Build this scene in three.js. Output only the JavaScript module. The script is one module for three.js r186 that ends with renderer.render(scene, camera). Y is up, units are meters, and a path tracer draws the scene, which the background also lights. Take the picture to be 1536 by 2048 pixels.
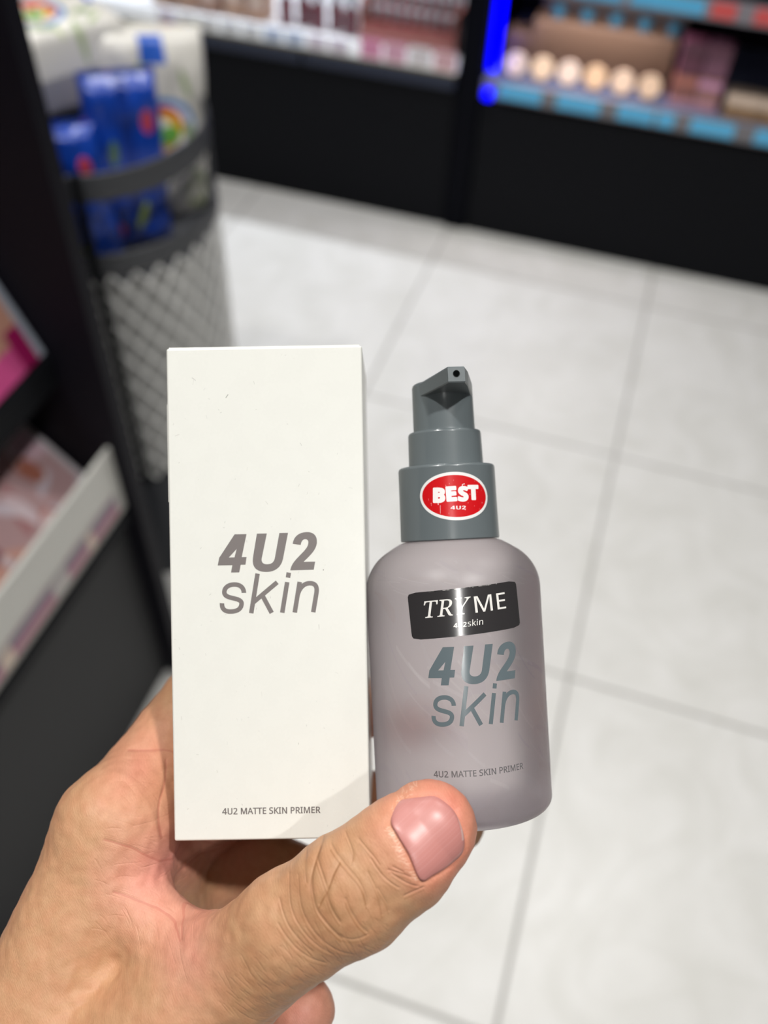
import * as THREE from 'three';
import { RoundedBoxGeometry } from 'three/addons/geometries/RoundedBoxGeometry.js';
import { mergeGeometries } from 'three/addons/utils/BufferGeometryUtils.js';
import { RectAreaLightUniformsLib } from 'three/addons/lights/RectAreaLightUniformsLib.js';
import { createNoise2D, createNoise3D } from 'simplex-noise';

// ---------------------------------------------------------------- camera, light, exposure
RectAreaLightUniformsLib.init();
const scene = new THREE.Scene();
scene.background = new THREE.Color(0x000000);
const renderer = new THREE.WebGLRenderer();
renderer.toneMapping = THREE.LinearToneMapping;
renderer.toneMappingExposure = 0.93;
renderer.shadowMap.enabled = true;
const R = THREE.MathUtils.degToRad;
const EYE = [0, 1.386, 0];                                   // metres above the tiled floor
const camera = new THREE.PerspectiveCamera(2 * Math.atan(1024 / 1750) * 180 / Math.PI, 0.75, 0.01, 50);
camera.position.set(...EYE);
camera.rotation.set(R(-49.04), R(15.35), R(3.34), 'YXZ');
camera.focus = 0.196;
camera.userData.fStop = 8;
scene.add(camera);

const CEILING = 2.85;
const DOWNLIGHTS = [[-0.75, -1.5], [0.5, -1.5], [-0.75, -0.1], [0.5, -0.1], [0.5, 1.3]];                                               // places on the ceiling
const DOWNLIGHT_POWER = 8.2;

// ---------------------------------------------------------------- helpers
function rng(seed) { let s = seed >>> 0; return () => { s = (s + 0x6d2b79f5) | 0; let t = Math.imul(s ^ (s >>> 15), 1 | s); t = (t + Math.imul(t ^ (t >>> 7), 61 | t)) ^ t; return ((t ^ (t >>> 14)) >>> 0) / 4294967296; }; }
const rand = rng(7), n2 = createNoise2D(rng(11)), n3 = createNoise3D(rng(12));
const taken = {};
function numbered(name) { const n = taken[name] = (taken[name] ?? -1) + 1; return n ? name + '_' + String(n).padStart(3, '0') : name; }
function mat(o) { return new THREE.MeshPhysicalMaterial(o); }
const lin = (r, g, b) => new THREE.Color().setRGB(r, g, b);
function mesh(name, geo, m, parent) {
  const o = new THREE.Mesh(geo, m); o.name = parent ? name : numbered(name); o.castShadow = o.receiveShadow = true; (parent ?? scene).add(o); return o;
}
function group(name, label, category, pos = [0, 0, 0], turn = 0, grp) {
  const g = new THREE.Group(); g.name = numbered(name); g.position.set(...pos); g.rotation.y = turn; g.userData = { label, category };
  if (grp) g.userData.group = grp; scene.add(g); return g;
}
function tag(o, label, category, grp) { o.userData.label = label; o.userData.category = category; if (grp) o.userData.group = grp; return o; }
function structure(o) { o.userData.kind = 'structure'; return o; }
function box(x0, x1, y0, y1, z0, z1, r = 0) {
  const w = x1 - x0, h = y1 - y0, d = z1 - z0;
  const g = r ? new RoundedBoxGeometry(w, h, d, 2, Math.min(r, w / 2.01, h / 2.01, d / 2.01)) : new THREE.BoxGeometry(w, h, d);
  return g.translate((x0 + x1) / 2, (y0 + y1) / 2, (z0 + z1) / 2);
}
function merge(list) { return mergeGeometries(list.map((g) => { const h = g.index ? g.toNonIndexed() : g; for (const k of Object.keys(h.attributes)) if (!['position', 'normal', 'uv'].includes(k)) h.deleteAttribute(k); return h; })); }
function canvas(w, h, draw, srgb = true) {
  const c = document.createElement('canvas'); c.width = w; c.height = h; draw(c.getContext('2d'), w, h);
  const t = new THREE.CanvasTexture(c); if (srgb) t.colorSpace = THREE.SRGBColorSpace; t.magFilter = THREE.LinearFilter; return t;
}

// ---------------------------------------------------------------- room shell
const M = {
  grout: mat({ color: lin(0.42, 0.41, 0.39), roughness: 0.9 }),
  wall: mat({ color: lin(0.16, 0.16, 0.17), roughness: 0.9 }),
  ceiling: mat({ color: lin(0.3, 0.3, 0.3), roughness: 0.95 }),
  black: mat({ color: lin(0.005, 0.0056, 0.008), roughness: 0.6, specularIntensity: 0.25 }),
  blackGloss: mat({ color: lin(0.012, 0.014, 0.022), roughness: 0.3 }),
  charcoal: mat({ color: lin(0.032, 0.032, 0.034), roughness: 0.6, specularIntensity: 0.4 }),
  navy: mat({ color: lin(0.006, 0.0055, 0.01), roughness: 0.6, specularIntensity: 0.3 }),
  whitePlastic: mat({ color: lin(0.72, 0.71, 0.69), roughness: 0.4 }),
  clear: mat({ color: lin(0.9, 0.9, 0.92), roughness: 0.15, transmission: 0.9, thickness: 0 }),
  bandGrey: mat({ color: lin(0.06, 0.063, 0.072), roughness: 0.45, metalness: 0.2 }),
  wire: mat({ color: lin(0.8, 0.8, 0.78), roughness: 0.4 }),
  zinc: mat({ color: lin(0.55, 0.55, 0.54), roughness: 0.45, metalness: 0.5 }),
};
const XW = 2.6, ZB = -2.86, ZF = 2.6;
structure(mesh('wall_back', box(-XW - 0.1, XW + 0.1, 0, CEILING, ZB - 0.1, ZB), M.wall));
structure(mesh('wall_front', box(-XW - 0.1, XW + 0.1, 0, CEILING, ZF, ZF + 0.1), M.wall));
structure(mesh('wall_left', box(-XW - 0.1, -XW, 0, CEILING, ZB, ZF), M.wall));
structure(mesh('wall_right', box(XW, XW + 0.1, 0, CEILING, ZB, ZF), M.wall));
structure(mesh('ceiling', box(-XW - 0.1, XW + 0.1, CEILING, CEILING + 0.1, ZB - 0.1, ZF + 0.1), M.ceiling));

// floor: grout bed with one mesh for each 60 cm porcelain tile
const floor = structure(mesh('floor', box(-XW - 0.1, XW + 0.1, -0.1, -0.0015, ZB - 0.1, ZF + 0.1), M.grout));
{
  const tileMaps = [];
  for (let k = 0; k < 4; k++) {
    const S = 256, d = new Uint8Array(S * S * 4);
    for (let y = 0; y < S; y++) for (let x = 0; x < S; x++) {
      const u = x / S * 3 + k * 17.3, v = y / S * 3 + k * 5.1;
      const warp = n2(u * 0.6 + 9, v * 0.6) * 0.8;
      let t = 0.55 * n2(u * 0.7 + warp, v * 1.3 + warp) + 0.3 * n2(u * 2.1, v * 3.3 + warp) + 0.15 * n2(u * 7, v * 7);
      const vein = Math.max(0, 1 - Math.abs(n2(u * 0.5 + 40, v * 0.9 + warp * 0.7)) * 9) * 0.35;
      t = t * 8 - vein * 13;
      const i = (y * S + x) * 4;
      d[i] = 226 + t; d[i + 1] = 225 + t; d[i + 2] = 221 + t * 1.15; d[i + 3] = 255;
    }
    const t = new THREE.DataTexture(d, S, S); t.colorSpace = THREE.SRGBColorSpace; t.magFilter = THREE.LinearFilter; t.wrapS = t.wrapT = THREE.RepeatWrapping; t.needsUpdate = true; tileMaps.push(t);
  }
  const tileMats = tileMaps.map((t) => mat({ map: t, roughness: 0.38 }));
  const T = 0.6, gap = 0.0032, tile = new RoundedBoxGeometry(T - gap * 2, 0.02, T - gap * 2, 1, 0.0012).translate(0, -0.01, 0);
  const X0 = 0.121, Z0 = -1.496;
  for (let i = -5; i < 4; i++) for (let j = -3; j < 7; j++) {
    const x = X0 + (i + 0.5) * T, z = Z0 + (j + 0.5) * T;
    if (Math.abs(x) > XW + 0.05 || z < ZB - 0.1 || z > ZF) continue;
    const o = mesh('tile', tile, tileMats[(i * 7 + j * 3 + 60) % 4], floor);
    o.position.set(x, 0, z); o.rotation.y = ((i * 5 + j * 11 + 80) % 4) * Math.PI / 2;
  }
}

// recessed ceiling downlights: each a trim ring and a glowing lens with its own light
{
  const ring = new THREE.LatheGeometry([[0.052, 0], [0.075, 0], [0.078, -0.004], [0.074, -0.008], [0.055, -0.004], [0.052, 0]].map((p) => new THREE.Vector2(...p)), 32);
  const lens = new THREE.CylinderGeometry(0.052, 0.052, 0.004, 32);
  const rm = mat({ color: lin(0.7, 0.7, 0.7), roughness: 0.4 }), lm = mat({ color: lin(0.8, 0.8, 0.8), emissive: lin(1, 0.97, 0.92), emissiveIntensity: 12 });
  const over = ['wire stand', 'back shelf units', 'dark aisle gondola', 'held carton and bottle', 'aisle behind the holder'];
  DOWNLIGHTS.forEach(([x, z], i) => {
    const g = group('ceiling_downlight', 'round recessed ceiling downlight above the ' + over[i], 'downlight', [x, CEILING, z], 0, 'ceiling downlights');
    mesh('trim_ring', ring, rm, g); mesh('lens', lens, lm, g).position.y = -0.001;
    const s = new THREE.SpotLight(lin(1, 0.985, 0.955), DOWNLIGHT_POWER, 0, R(60), 1, 2);
    s.name = 'downlight_beam'; s.position.set(0, -0.012, 0); s.target.position.set(0, -1, 0); s.castShadow = true; s.shadow.radius = 2.6; s.shadow.mapSize.set(1024, 1024);
    g.add(s, s.target);
  });
}

// ---------------------------------------------------------------- the hand-held carton and pump bottle (millimetres inside the frame of the hand, z towards the holder's eye)
const HOLD = new THREE.Object3D();
HOLD.position.set(-0.03567, 1.23123, -0.12956);
HOLD.rotation.set(R(-49.04), R(15.35), R(3.34), 'YXZ');
HOLD.updateMatrix();
const mm = 0.001;
function held(o, x, y, z, rx = 0, ry = 0, rz = 0) {
  const l = new THREE.Object3D(); l.position.set(x * mm, y * mm, z * mm); l.rotation.set(rx, ry, rz, 'ZXY'); l.updateMatrix();
  new THREE.Matrix4().multiplyMatrices(HOLD.matrix, l.matrix).decompose(o.position, o.quaternion, o.scale); return o;
}
// the printed word mark: heavy slanted figures over light slanted lowercase, in units of 1/200 of its width (197 wide, 157 high)
function wordMark(c) {
  const z = ([x, y]) => [(x / 3.491 + 320 - 440), (y / 3.491 + 680 - 1067)];
  const mv = (p) => c.moveTo(...z(p)), ln = (...ps) => ps.forEach((p) => c.lineTo(...z(p))), bz = (a, b, d) => c.bezierCurveTo(...z(a), ...z(b), ...z(d));
  c.beginPath(); mv([532, 1350]); ln([615, 1350], [579, 1510], [613, 1510], [604, 1563], [571, 1563], [560, 1616], [503, 1616], [513, 1565], [411, 1565], [422, 1512]); c.closePath();
  mv([489, 1511]); ln([529, 1511], [545, 1452]); c.closePath(); c.fill('evenodd');
  c.beginPath(); mv([688, 1348]); bz([676, 1415], [665, 1470], [658, 1515]); bz([646, 1588], [690, 1616], [750, 1616]); bz([822, 1616], [856, 1575], [867, 1525]); ln([905, 1346], [845, 1346], [810, 1522]); bz([803, 1550], [785, 1563], [757, 1563]); bz([725, 1563], [713, 1545], [719, 1518]); ln([757, 1348]); c.closePath(); c.fill();
  c.beginPath(); mv([937, 1423]); bz([943, 1375], [980, 1343], [1037, 1343]); bz([1090, 1343], [1110, 1378], [1105, 1420]); bz([1098, 1470], [1058, 1505], [1010, 1550]); ln([1091, 1550], [1080, 1606], [917, 1608]); bz([925, 1560], [960, 1530], [1000, 1490]); bz([1030, 1460], [1046, 1440], [1046, 1412]); bz([1045, 1398], [1034, 1391], [1022, 1392]); bz([1006, 1394], [996, 1408], [992, 1432]); c.closePath(); c.fill();
  const q = (x, y) => [x - 440, y - 1067];
  c.lineWidth = 9; c.lineCap = 'butt'; c.lineJoin = 'round';
  c.beginPath(); c.moveTo(...q(489, 1184)); c.bezierCurveTo(...q(489, 1172), ...q(480, 1167), ...q(470, 1167)); c.bezierCurveTo(...q(457, 1167), ...q(450, 1174), ...q(450, 1182)); c.bezierCurveTo(...q(450, 1198), ...q(485, 1191), ...q(484, 1206)); c.bezierCurveTo(...q(483, 1217), ...q(474, 1221), ...q(462, 1221)); c.bezierCurveTo(...q(450, 1221), ...q(444, 1215), ...q(445, 1204)); c.stroke();
  c.beginPath(); c.moveTo(...q(517, 1146)); c.lineTo(...q(503, 1225)); c.moveTo(...q(556, 1164)); c.lineTo(...q(508, 1203)); c.moveTo(...q(525, 1188)); c.lineTo(...q(544, 1225)); c.stroke();
  c.beginPath(); c.moveTo(...q(576, 1164)); c.lineTo(...q(565, 1225)); c.moveTo(...q(579.5, 1145)); c.lineTo(...q(577.7, 1155)); c.stroke();
  c.beginPath(); c.moveTo(...q(601, 1164)); c.lineTo(...q(590, 1225)); c.moveTo(...q(596, 1192)); c.bezierCurveTo(...q(600, 1174), ...q(611, 1167), ...q(621, 1167)); c.bezierCurveTo(...q(634, 1167), ...q(636, 1176), ...q(634, 1187)); c.lineTo(...q(627, 1225)); c.stroke();
}
function productName(c, w) { c.textBaseline = 'alphabetic'; c.font = '100px sans-serif'; const s = w / c.measureText('4U2 MATTE SKIN PRIMER').width; c.save(); c.scale(s, s); c.lineWidth = 3; c.strokeText('4U2 MATTE SKIN PRIMER', 0, 0); c.fillText('4U2 MATTE SKIN PRIMER', 0, 0); c.restore(); }
function inkMap(w, h, W, H, color, draw) {         // w x h millimetres of clear film with print on it
  return canvas(W, H, (c) => { c.clearRect(0, 0, W, H); c.fillStyle = color; c.globalAlpha = 0.004; c.fillRect(0, 0, W, H); c.globalAlpha = 1; c.fillStyle = c.strokeStyle = color; c.scale(W / w, H / h); draw(c); });
}

// white folding carton
const carton = held(group('carton', 'white cardboard carton printed with grey lettering, held upright in the hand', 'box'), -27.06, -19.1, 0, 0, 0, R(0.97));
{
  const W = 45.9 * mm, Hh = 115.5 * mm, D = 45.5 * mm;
  const scuff = (() => { const S = 512, d = new Uint8Array(S * S * 4); for (let i = 0; i < S * S; i++) { const x = i % S, y = (i / S) | 0, t = 0.9 * n2(x / 90, y / 40) + 0.5 * n2(x / 14, y / 6); d[i * 4] = 236 + t; d[i * 4 + 1] = 236 + t; d[i * 4 + 2] = 229 + t; d[i * 4 + 3] = 255; } const t = new THREE.DataTexture(d, S, S); t.colorSpace = THREE.SRGBColorSpace; t.magFilter = THREE.LinearFilter; t.needsUpdate = true; return t; })();
  const card = mat({ map: scuff, roughness: 0.42, clearcoat: 0.25, clearcoatRoughness: 0.25 });
  const body = new RoundedBoxGeometry(W, Hh, D, 3, 0.55 * mm).translate(0, 0, -D / 2);
  mesh('body', body, card, carton);
  // tuck lid: a flap at the top whose folded panel shows as a fine step at the side walls
  mesh('lid', merge([box(-W / 2 + 0.5 * mm, W / 2 - 0.5 * mm, Hh / 2 - 0.1 * mm, Hh / 2 + 0.28 * mm, -D + 0.6 * mm, -0.5 * mm, 0.12 * mm), box(-W / 2 - 0.22 * mm, -W / 2 + 0.1 * mm, Hh / 2 - 36 * mm, Hh / 2 - 13 * mm, -D + 2 * mm, -0.7 * mm, 0.1 * mm)]), card, carton);
  const ink = mat({ map: inkMap(26, 20, 1560, 1200, '#7d7674', (c) => { c.translate(1.2, 0.6); c.scale(23.08 / 197, 23.08 / 197); wordMark(c); }), transparent: true, roughness: 0.4 });
  mesh('printed_wordmark', new THREE.PlaneGeometry(26 * mm, 20 * mm).translate(0.4 * mm, (119 * 0.11714 + 0.6 - 10) * mm, 0.03 * mm), ink, carton);
  const ink2 = mat({ map: inkMap(26, 4, 1664, 256, '#6f6866', (c) => { c.translate(1.5, 2.7); productName(c, 23); }), transparent: true, roughness: 0.4 });
  mesh('printed_product_name', new THREE.PlaneGeometry(26 * mm, 4 * mm).translate(-0.1 * mm, -50.9 * mm, 0.03 * mm), ink2, carton);
  // hairs, nicks and specks of dirt on the card
  const nicks = canvas(1024, 2048, (c) => {
    c.clearRect(0, 0, 1024, 2048); const r = rng(5);
    for (let k = 0; k < 90; k++) { const x = r() * 1024, y = r() * 2048, a = r() * 6.28, l = 2 + r() * r() * 16; c.strokeStyle = `rgba(${120 + r() * 60},${120 + r() * 50},${110 + r() * 50},${0.12 + r() * 0.3})`; c.lineWidth = 0.8 + r() * 1.4; c.beginPath(); c.moveTo(x, y); c.quadraticCurveTo(x + Math.cos(a) * l + r() * 4, y + Math.sin(a) * l, x + Math.cos(a) * l * 1.6, y + Math.sin(a) * l * 1.6 + r() * 5); c.stroke(); }
    c.strokeStyle = 'rgba(110,110,95,.75)'; c.lineWidth = 2; c.beginPath(); c.moveTo(302, 192); c.lineTo(315, 178); c.stroke(); c.fillStyle = 'rgba(60,60,50,.8)'; c.beginPath(); c.arc(812, 928, 2.2, 0, 7); c.fill();
  });
  mesh('surface_nicks', new THREE.PlaneGeometry(W * 0.97, Hh * 0.98).translate(0, 0, 0.02 * mm), mat({ map: nicks, transparent: true, roughness: 0.5 }), carton);
}

// frosted pump bottle
const bottle = held(group('pump_bottle', 'frosted glass pump bottle with grey pump head, held beside the carton', 'bottle'), 19.8, -72.3, -10, R(-2.0), 0, R(2.9));
{
  const lathe = (pts, seg = 96) => new THREE.LatheGeometry(pts.map(([x, y]) => new THREE.Vector2(x * mm, y * mm)), seg);
  const arc = (cx, cy, r, a0, a1, n) => Array.from({ length: n + 1 }, (_, i) => { const a = R(a0 + (a1 - a0) * i / n); return [cx + r * Math.cos(a), cy + r * Math.sin(a)]; });
  const Rb = 21.4;
  const outer = [[0, 1.1], [12, 1.0], [15, 0.3], [17.5, 0], ...arc(Rb - 3, 3, 3, -90, 0, 8), ...Array.from({ length: 12 }, (_, i) => [Rb, 6 + i * 3.9]), ...arc(Rb - 11.4, 53.2, 11.4, 0, 62, 14), [14.2, 64.0], [12.6, 64.9], [11.4, 65.3], [10.6, 65.4], [0, 65.5]];
  // frosted wall with smears of clear gel clinging to its inside
  const smear = canvas(2048, 1024, (c, W, H) => {
    c.fillStyle = '#d8d1d1'; c.fillRect(0, 0, W, H); const r = rng(77), X = (d) => (d / 360 % 1 + 1) % 1 * W, Y = (y) => H - y / 66 * H; c.lineCap = 'round';
    for (let k = 0; k < 150; k++) { const x = r() * W, y = Y(8 + r() * 44), l = 20 + r() * 90, a = 0.5 + n2(x / 300, y / 200) * 1.4; c.globalAlpha = 0.05 + r() * 0.12; c.strokeStyle = r() < 0.55 ? '#f6f2f2' : r() < 0.6 ? '#b3a6bb' : '#c9b1ab'; c.lineWidth = 3 + r() * 22; c.beginPath(); c.moveTo(x, y); c.quadraticCurveTo(x + Math.cos(a) * l, y + Math.sin(a) * l, x + Math.cos(a) * l + l * 0.9, y + Math.sin(a) * l + l * 0.35); c.stroke(); }
    for (let k = 0; k < 46; k++) { const x = X(-62 + r() * 120), y = Y(20 + r() * 26), l = 18 + r() * 60, a = 0.45 + (r() - 0.5) * 0.9; c.globalAlpha = 0.12 + r() * 0.3; c.strokeStyle = r() < 0.85 ? '#fbf8f6' : '#bdb2c2'; c.lineWidth = 2 + r() * 5; c.beginPath(); c.moveTo(x, y); c.quadraticCurveTo(x + Math.cos(a) * l, y + Math.sin(a) * l, x + Math.cos(a) * l + l * 0.8, y + Math.sin(a) * l + l * 0.2); c.stroke(); }
  });
  smear.wrapS = THREE.RepeatWrapping;
  const glass = mat({ map: smear, color: lin(0.94, 0.92, 0.95), roughness: 0.42, transmission: 0.86, thickness: 0.02, ior: 1.42, specularIntensity: 1 });
  mesh('glass_body', lathe(outer), glass, bottle);
  const grey = mat({ color: lin(0.135, 0.158, 0.166), roughness: 0.3, clearcoat: 0.35, clearcoatRoughness: 0.1 });
  const collar = mesh('collar', lathe([[10.5, 65.4], [12.1, 65.45], [12.2, 65.8], [12.05, 74], [11.95, 82.9], ...arc(11.25, 83, 0.65, 0, 90, 5), [9.6, 83.7], [0, 83.7]]), grey, bottle);
  mesh('neck_ring', lathe([[9.4, 83.4], [9.25, 83.8], [9.05, 91.6], ...arc(8.4, 91.7, 0.6, 0, 90, 5), [7.4, 92.35], [0, 92.35]]), grey, bottle);
  // pump head: round button drawn out into a flat-sided spout
  const head = mesh('pump_head', lathe([[7.75, 92.2], [7.65, 93], [7.5, 103.5], ...arc(6.6, 103.6, 0.85, 0, 90, 5), [0, 104.5]]), grey, bottle);
  const a = R(8), tipZ = 16.6, w = 2.0, sh = new THREE.Shape();
  const P = (x, z) => [(x * Math.cos(a) + z * Math.sin(a)), (-x * Math.sin(a) + z * Math.cos(a))];
  const hull = [];
  for (let d = 195; d >= -15; d -= 10) hull.push([7.45 * Math.cos(R(d)), -7.45 * Math.sin(R(d))]);
  hull.push([6.9, 3.2], [w + 1.5, tipZ - 3.2], [w, tipZ], [-w, tipZ], [-6.6, 3.4]);
  const pos = [], idx = [], N = hull.length;
  const top = (x, z) => 103.7 + Math.max(0, z) * 0.105, bot = (x, z) => 100.3 + Math.max(0, z) * 0.082;
  const rings = [[1, bot, 0], [1, (x, z) => bot(x, z) + 0.3, 0], [1, (x, z) => top(x, z) - 0.35, 0], [0.955, top, 0]];
  rings[0][0] = 0.96;
  for (const [s, f] of rings) for (const [x, z] of hull) { const [X, Z] = P(x * s, z > 3 ? z - (1 - s) * 6 : z * s); pos.push(X * mm, f(x, z) * mm, Z * mm); }
  for (let r = 0; r < 3; r++) for (let i = 0; i < N; i++) { if (r === 1 && i === N - 3) continue; const j = (i + 1) % N, A = r * N + i, B = r * N + j; idx.push(A, B, B + N, A, B + N, A + N); }
  const cap = (o, y, flip) => { const c = pos.length / 3; pos.push(0, y * mm, 0.003); for (let i = 0; i < N; i++) { const j = (i + 1) % N; flip ? idx.push(c, o + j, o + i) : idx.push(c, o + i, o + j); } };
  cap(0, 100.6, true); cap(3 * N, 104.1, false);
  const sg = new THREE.BufferGeometry(); sg.setAttribute('position', new THREE.Float32BufferAttribute(pos, 3)); sg.setIndex(idx);
  const spout = sg.toNonIndexed(); spout.computeVertexNormals();
  const spoutMesh = mesh('spout', spout, mat({ color: lin(0.15, 0.172, 0.18), roughness: 0.32, side: THREE.DoubleSide }), head);
  const [hx, hz] = P(0, tipZ), y0 = bot(0, tipZ) + 0.3, y1 = top(0, tipZ) - 0.35, yh = (y0 + y1) / 2 + 0.2;
  const plate = new THREE.Shape([[-w, y0], [w, y0], [w, y1], [-w, y1]].map((p) => new THREE.Vector2(p[0] * mm, (p[1] - yh) * mm))); plate.holes.push(new THREE.Path().absarc(0, 0, 0.78 * mm, 0, Math.PI * 2, true));
  const front = mesh('spout_face', new THREE.ShapeGeometry(plate, 20), spoutMesh.material, head); front.rotation.y = a; front.position.set(hx * mm, yh * mm, hz * mm);
  const hole = mesh('outlet', new THREE.LatheGeometry([[0.86, 0.05], [0.78, 0.06], [0.74, -0.3], [0.7, -3.4], [0, -3.5]].map((p) => new THREE.Vector2(p[0] * mm, p[1] * mm)), 24), mat({ color: lin(0.07, 0.078, 0.08), roughness: 0.5, side: THREE.DoubleSide }), head);
  hole.geometry.rotateX(Math.PI / 2); hole.rotation.y = a; hole.position.copy(front.position);

  // stickers and print wrapped on the round surfaces: x is arc length, y height, rotated on the surface
  function wrapped(radius, yc, w, h, outline, tilt, turn, lift) {
    const nr = 14, nt = 72, p = [], uv = [], nn = [], id = [], ct = Math.cos(tilt), st = Math.sin(tilt);
    for (let r = 0; r <= nr; r++) for (let t = 0; t < nt; t++) {
      const [ex, ey] = outline(t / nt * Math.PI * 2), x = ex * w / 2 * r / nr, y = ey * h / 2 * r / nr, X = x * ct - y * st, Y = x * st + y * ct, ph = X / radius + turn;
      p.push((radius + lift) * Math.sin(ph) * mm, (yc + Y) * mm, (radius + lift) * Math.cos(ph) * mm); nn.push(Math.sin(ph), 0, Math.cos(ph)); uv.push(x / w + 0.5, y / h + 0.5);
    }
    for (let r = 0; r < nr; r++) for (let t = 0; t < nt; t++) { const u = (t + 1) % nt, A = r * nt + t, B = r * nt + u; id.push(A, A + nt, B + nt, A, B + nt, B); }
    const g = new THREE.BufferGeometry(); g.setAttribute('position', new THREE.Float32BufferAttribute(p, 3)); g.setAttribute('normal', new THREE.Float32BufferAttribute(nn, 3)); g.setAttribute('uv', new THREE.Float32BufferAttribute(uv, 2)); g.setIndex(id); return g;
  }
  const oval = (t) => [Math.cos(t), Math.sin(t)], rect = (t) => { const c = Math.cos(t), s = Math.sin(t), k = 1 / Math.max(Math.abs(c), Math.abs(s)); return [c * k, s * k]; };
  const roundRect = (rx, ry) => (t) => { const [x, y] = rect(t), ax = Math.abs(x), ay = Math.abs(y), ix = 1 - rx, iy = 1 - ry; if (ax <= ix || ay <= iy) return [x, y]; const dx = (ax - ix) / rx, dy = (ay - iy) / ry, l = Math.hypot(dx, dy), k = l > 1 ? 1 / l : 1; return [Math.sign(x) * (ix + dx * k * rx), Math.sign(y) * (iy + dy * k * ry)]; };
  const best = canvas(1024, 720, (c, w, h) => {
    c.fillStyle = '#f4f2f0'; c.fillRect(0, 0, w, h); c.fillStyle = '#d3151c'; c.beginPath(); c.ellipse(w / 2, h / 2, w * 0.463, h * 0.435, 0, 0, 7); c.fill();
    c.fillStyle = c.strokeStyle = '#fbf6f4'; c.lineJoin = 'round'; c.save(); c.translate(186, 440); c.rotate(-0.035); c.font = 'bold 250px sans-serif'; c.lineWidth = 26;
    const s = 650 / c.measureText('BEST').width; c.scale(s, s * 0.98); [...'BEST'].reduce((x, ch, i) => { const y = [10, 2, -2, -16][i]; c.save(); c.translate(x, y); c.rotate([0.03, -0.05, 0.03, -0.02][i]); c.strokeText(ch, 0, 0); c.fillText(ch, 0, 0); c.restore(); return x + c.measureText(ch).width + 4; }, 0); c.restore();
    c.save(); c.translate(440, 560); c.rotate(-0.02); c.font = 'bold 88px sans-serif'; c.scale(1.35, 0.85); c.fillText('4U2', 0, 0); c.restore();
    const r = rng(21); c.lineCap = 'round'; for (let k = 0; k < 26; k++) { const x = 90 + r() * 840, y = 90 + r() * 560, l = 4 + r() * 22; c.globalAlpha = 0.5 + r() * 0.4; c.lineWidth = 2 + r() * 4; c.beginPath(); c.moveTo(x, y); c.lineTo(x + (r() - 0.3) * 6, y + l); c.stroke(); }
    c.globalAlpha = 1; c.lineWidth = 10; c.beginPath(); c.moveTo(600, 205); c.quadraticCurveTo(590, 180, 630, 178); c.stroke(); c.lineWidth = 9; c.beginPath(); c.moveTo(270, 430); c.lineTo(272, 490); c.stroke(); c.lineWidth = 4; c.beginPath(); c.moveTo(300, 500); c.lineTo(303, 620); c.stroke();
  });
  mesh('oval_sticker', wrapped(12.06, 75.7, 17.7, 11.4, oval, R(-4.5 + 1.0), R(5), 0.09), mat({ map: best, roughness: 0.28, clearcoat: 0.4, clearcoatRoughness: 0.2 }), collar).userData.label = 'red oval sticker with white rim';
  const tryMe = canvas(1600, 720, (c, w, h) => {
    c.fillStyle = '#353334'; c.fillRect(0, 0, w, h); c.fillStyle = '#f4f1ec';
    c.save(); c.translate(178, 400); c.transform(1, 0, -0.22, 1, 0, 0); c.font = '330px serif'; const s = 640 / c.measureText('TRY').width; c.scale(s, 1.08); c.fillText('TRY', 0, 0); c.restore();
    c.save(); c.translate(880, 400); c.font = '330px sans-serif'; const s2 = 520 / c.measureText('ME').width; c.scale(s2, 1.05); c.fillText('ME', 0, 0); c.restore();
    c.save(); c.translate(596, 590); c.transform(1, 0, -0.12, 1, 0, 0); c.font = 'bold 100px sans-serif'; c.fillText('4U2', 0, 0); const x = c.measureText('4U2').width; c.font = '128px sans-serif'; c.fillText('skin', x + 4, 0); c.restore();
    const r = rng(33); c.fillStyle = '#d9d6d0'; for (let k = 0; k < 22; k++) { c.globalAlpha = 0.3 + r() * 0.5; c.fillRect(300 + r() * 1000, r() * 6, 6 + r() * 40, 4 + r() * 6); } c.globalAlpha = 1;
  });
  const body = bottle.children[0];
  mesh('rectangular_sticker', wrapped(Rb, 49.4, 26.6, 10.6, roundRect(0.09, 0.21), R(3.6), R(3.5), 0.08), mat({ map: tryMe, roughness: 0.25, clearcoat: 0.8, clearcoatRoughness: 0.16 }), body).userData.label = 'black rounded sticker with white lettering';
  const mark = inkMap(26, 20, 1560, 1200, '#667277', (c) => { c.translate(1.5, 0.6); c.scale(21.0 / 197, 21.9 / 197); wordMark(c); });
  mesh('printed_wordmark', wrapped(Rb, 32.2, 26, 20, rect, 0, R(9.6), 0.05), mat({ map: mark, transparent: true, roughness: 0.2, clearcoat: 0.6, clearcoatRoughness: 0.15 }), body);
  const nm = inkMap(26, 4, 1664, 256, '#6d6a6c', (c) => { c.translate(1.5, 2.7); productName(c, 21.4); });
  mesh('printed_product_name', wrapped(Rb, 13.6, 26, 4, rect, R(0.6), R(9.2), 0.05), mat({ map: nm, transparent: true, roughness: 0.3 }), body);
}

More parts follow.
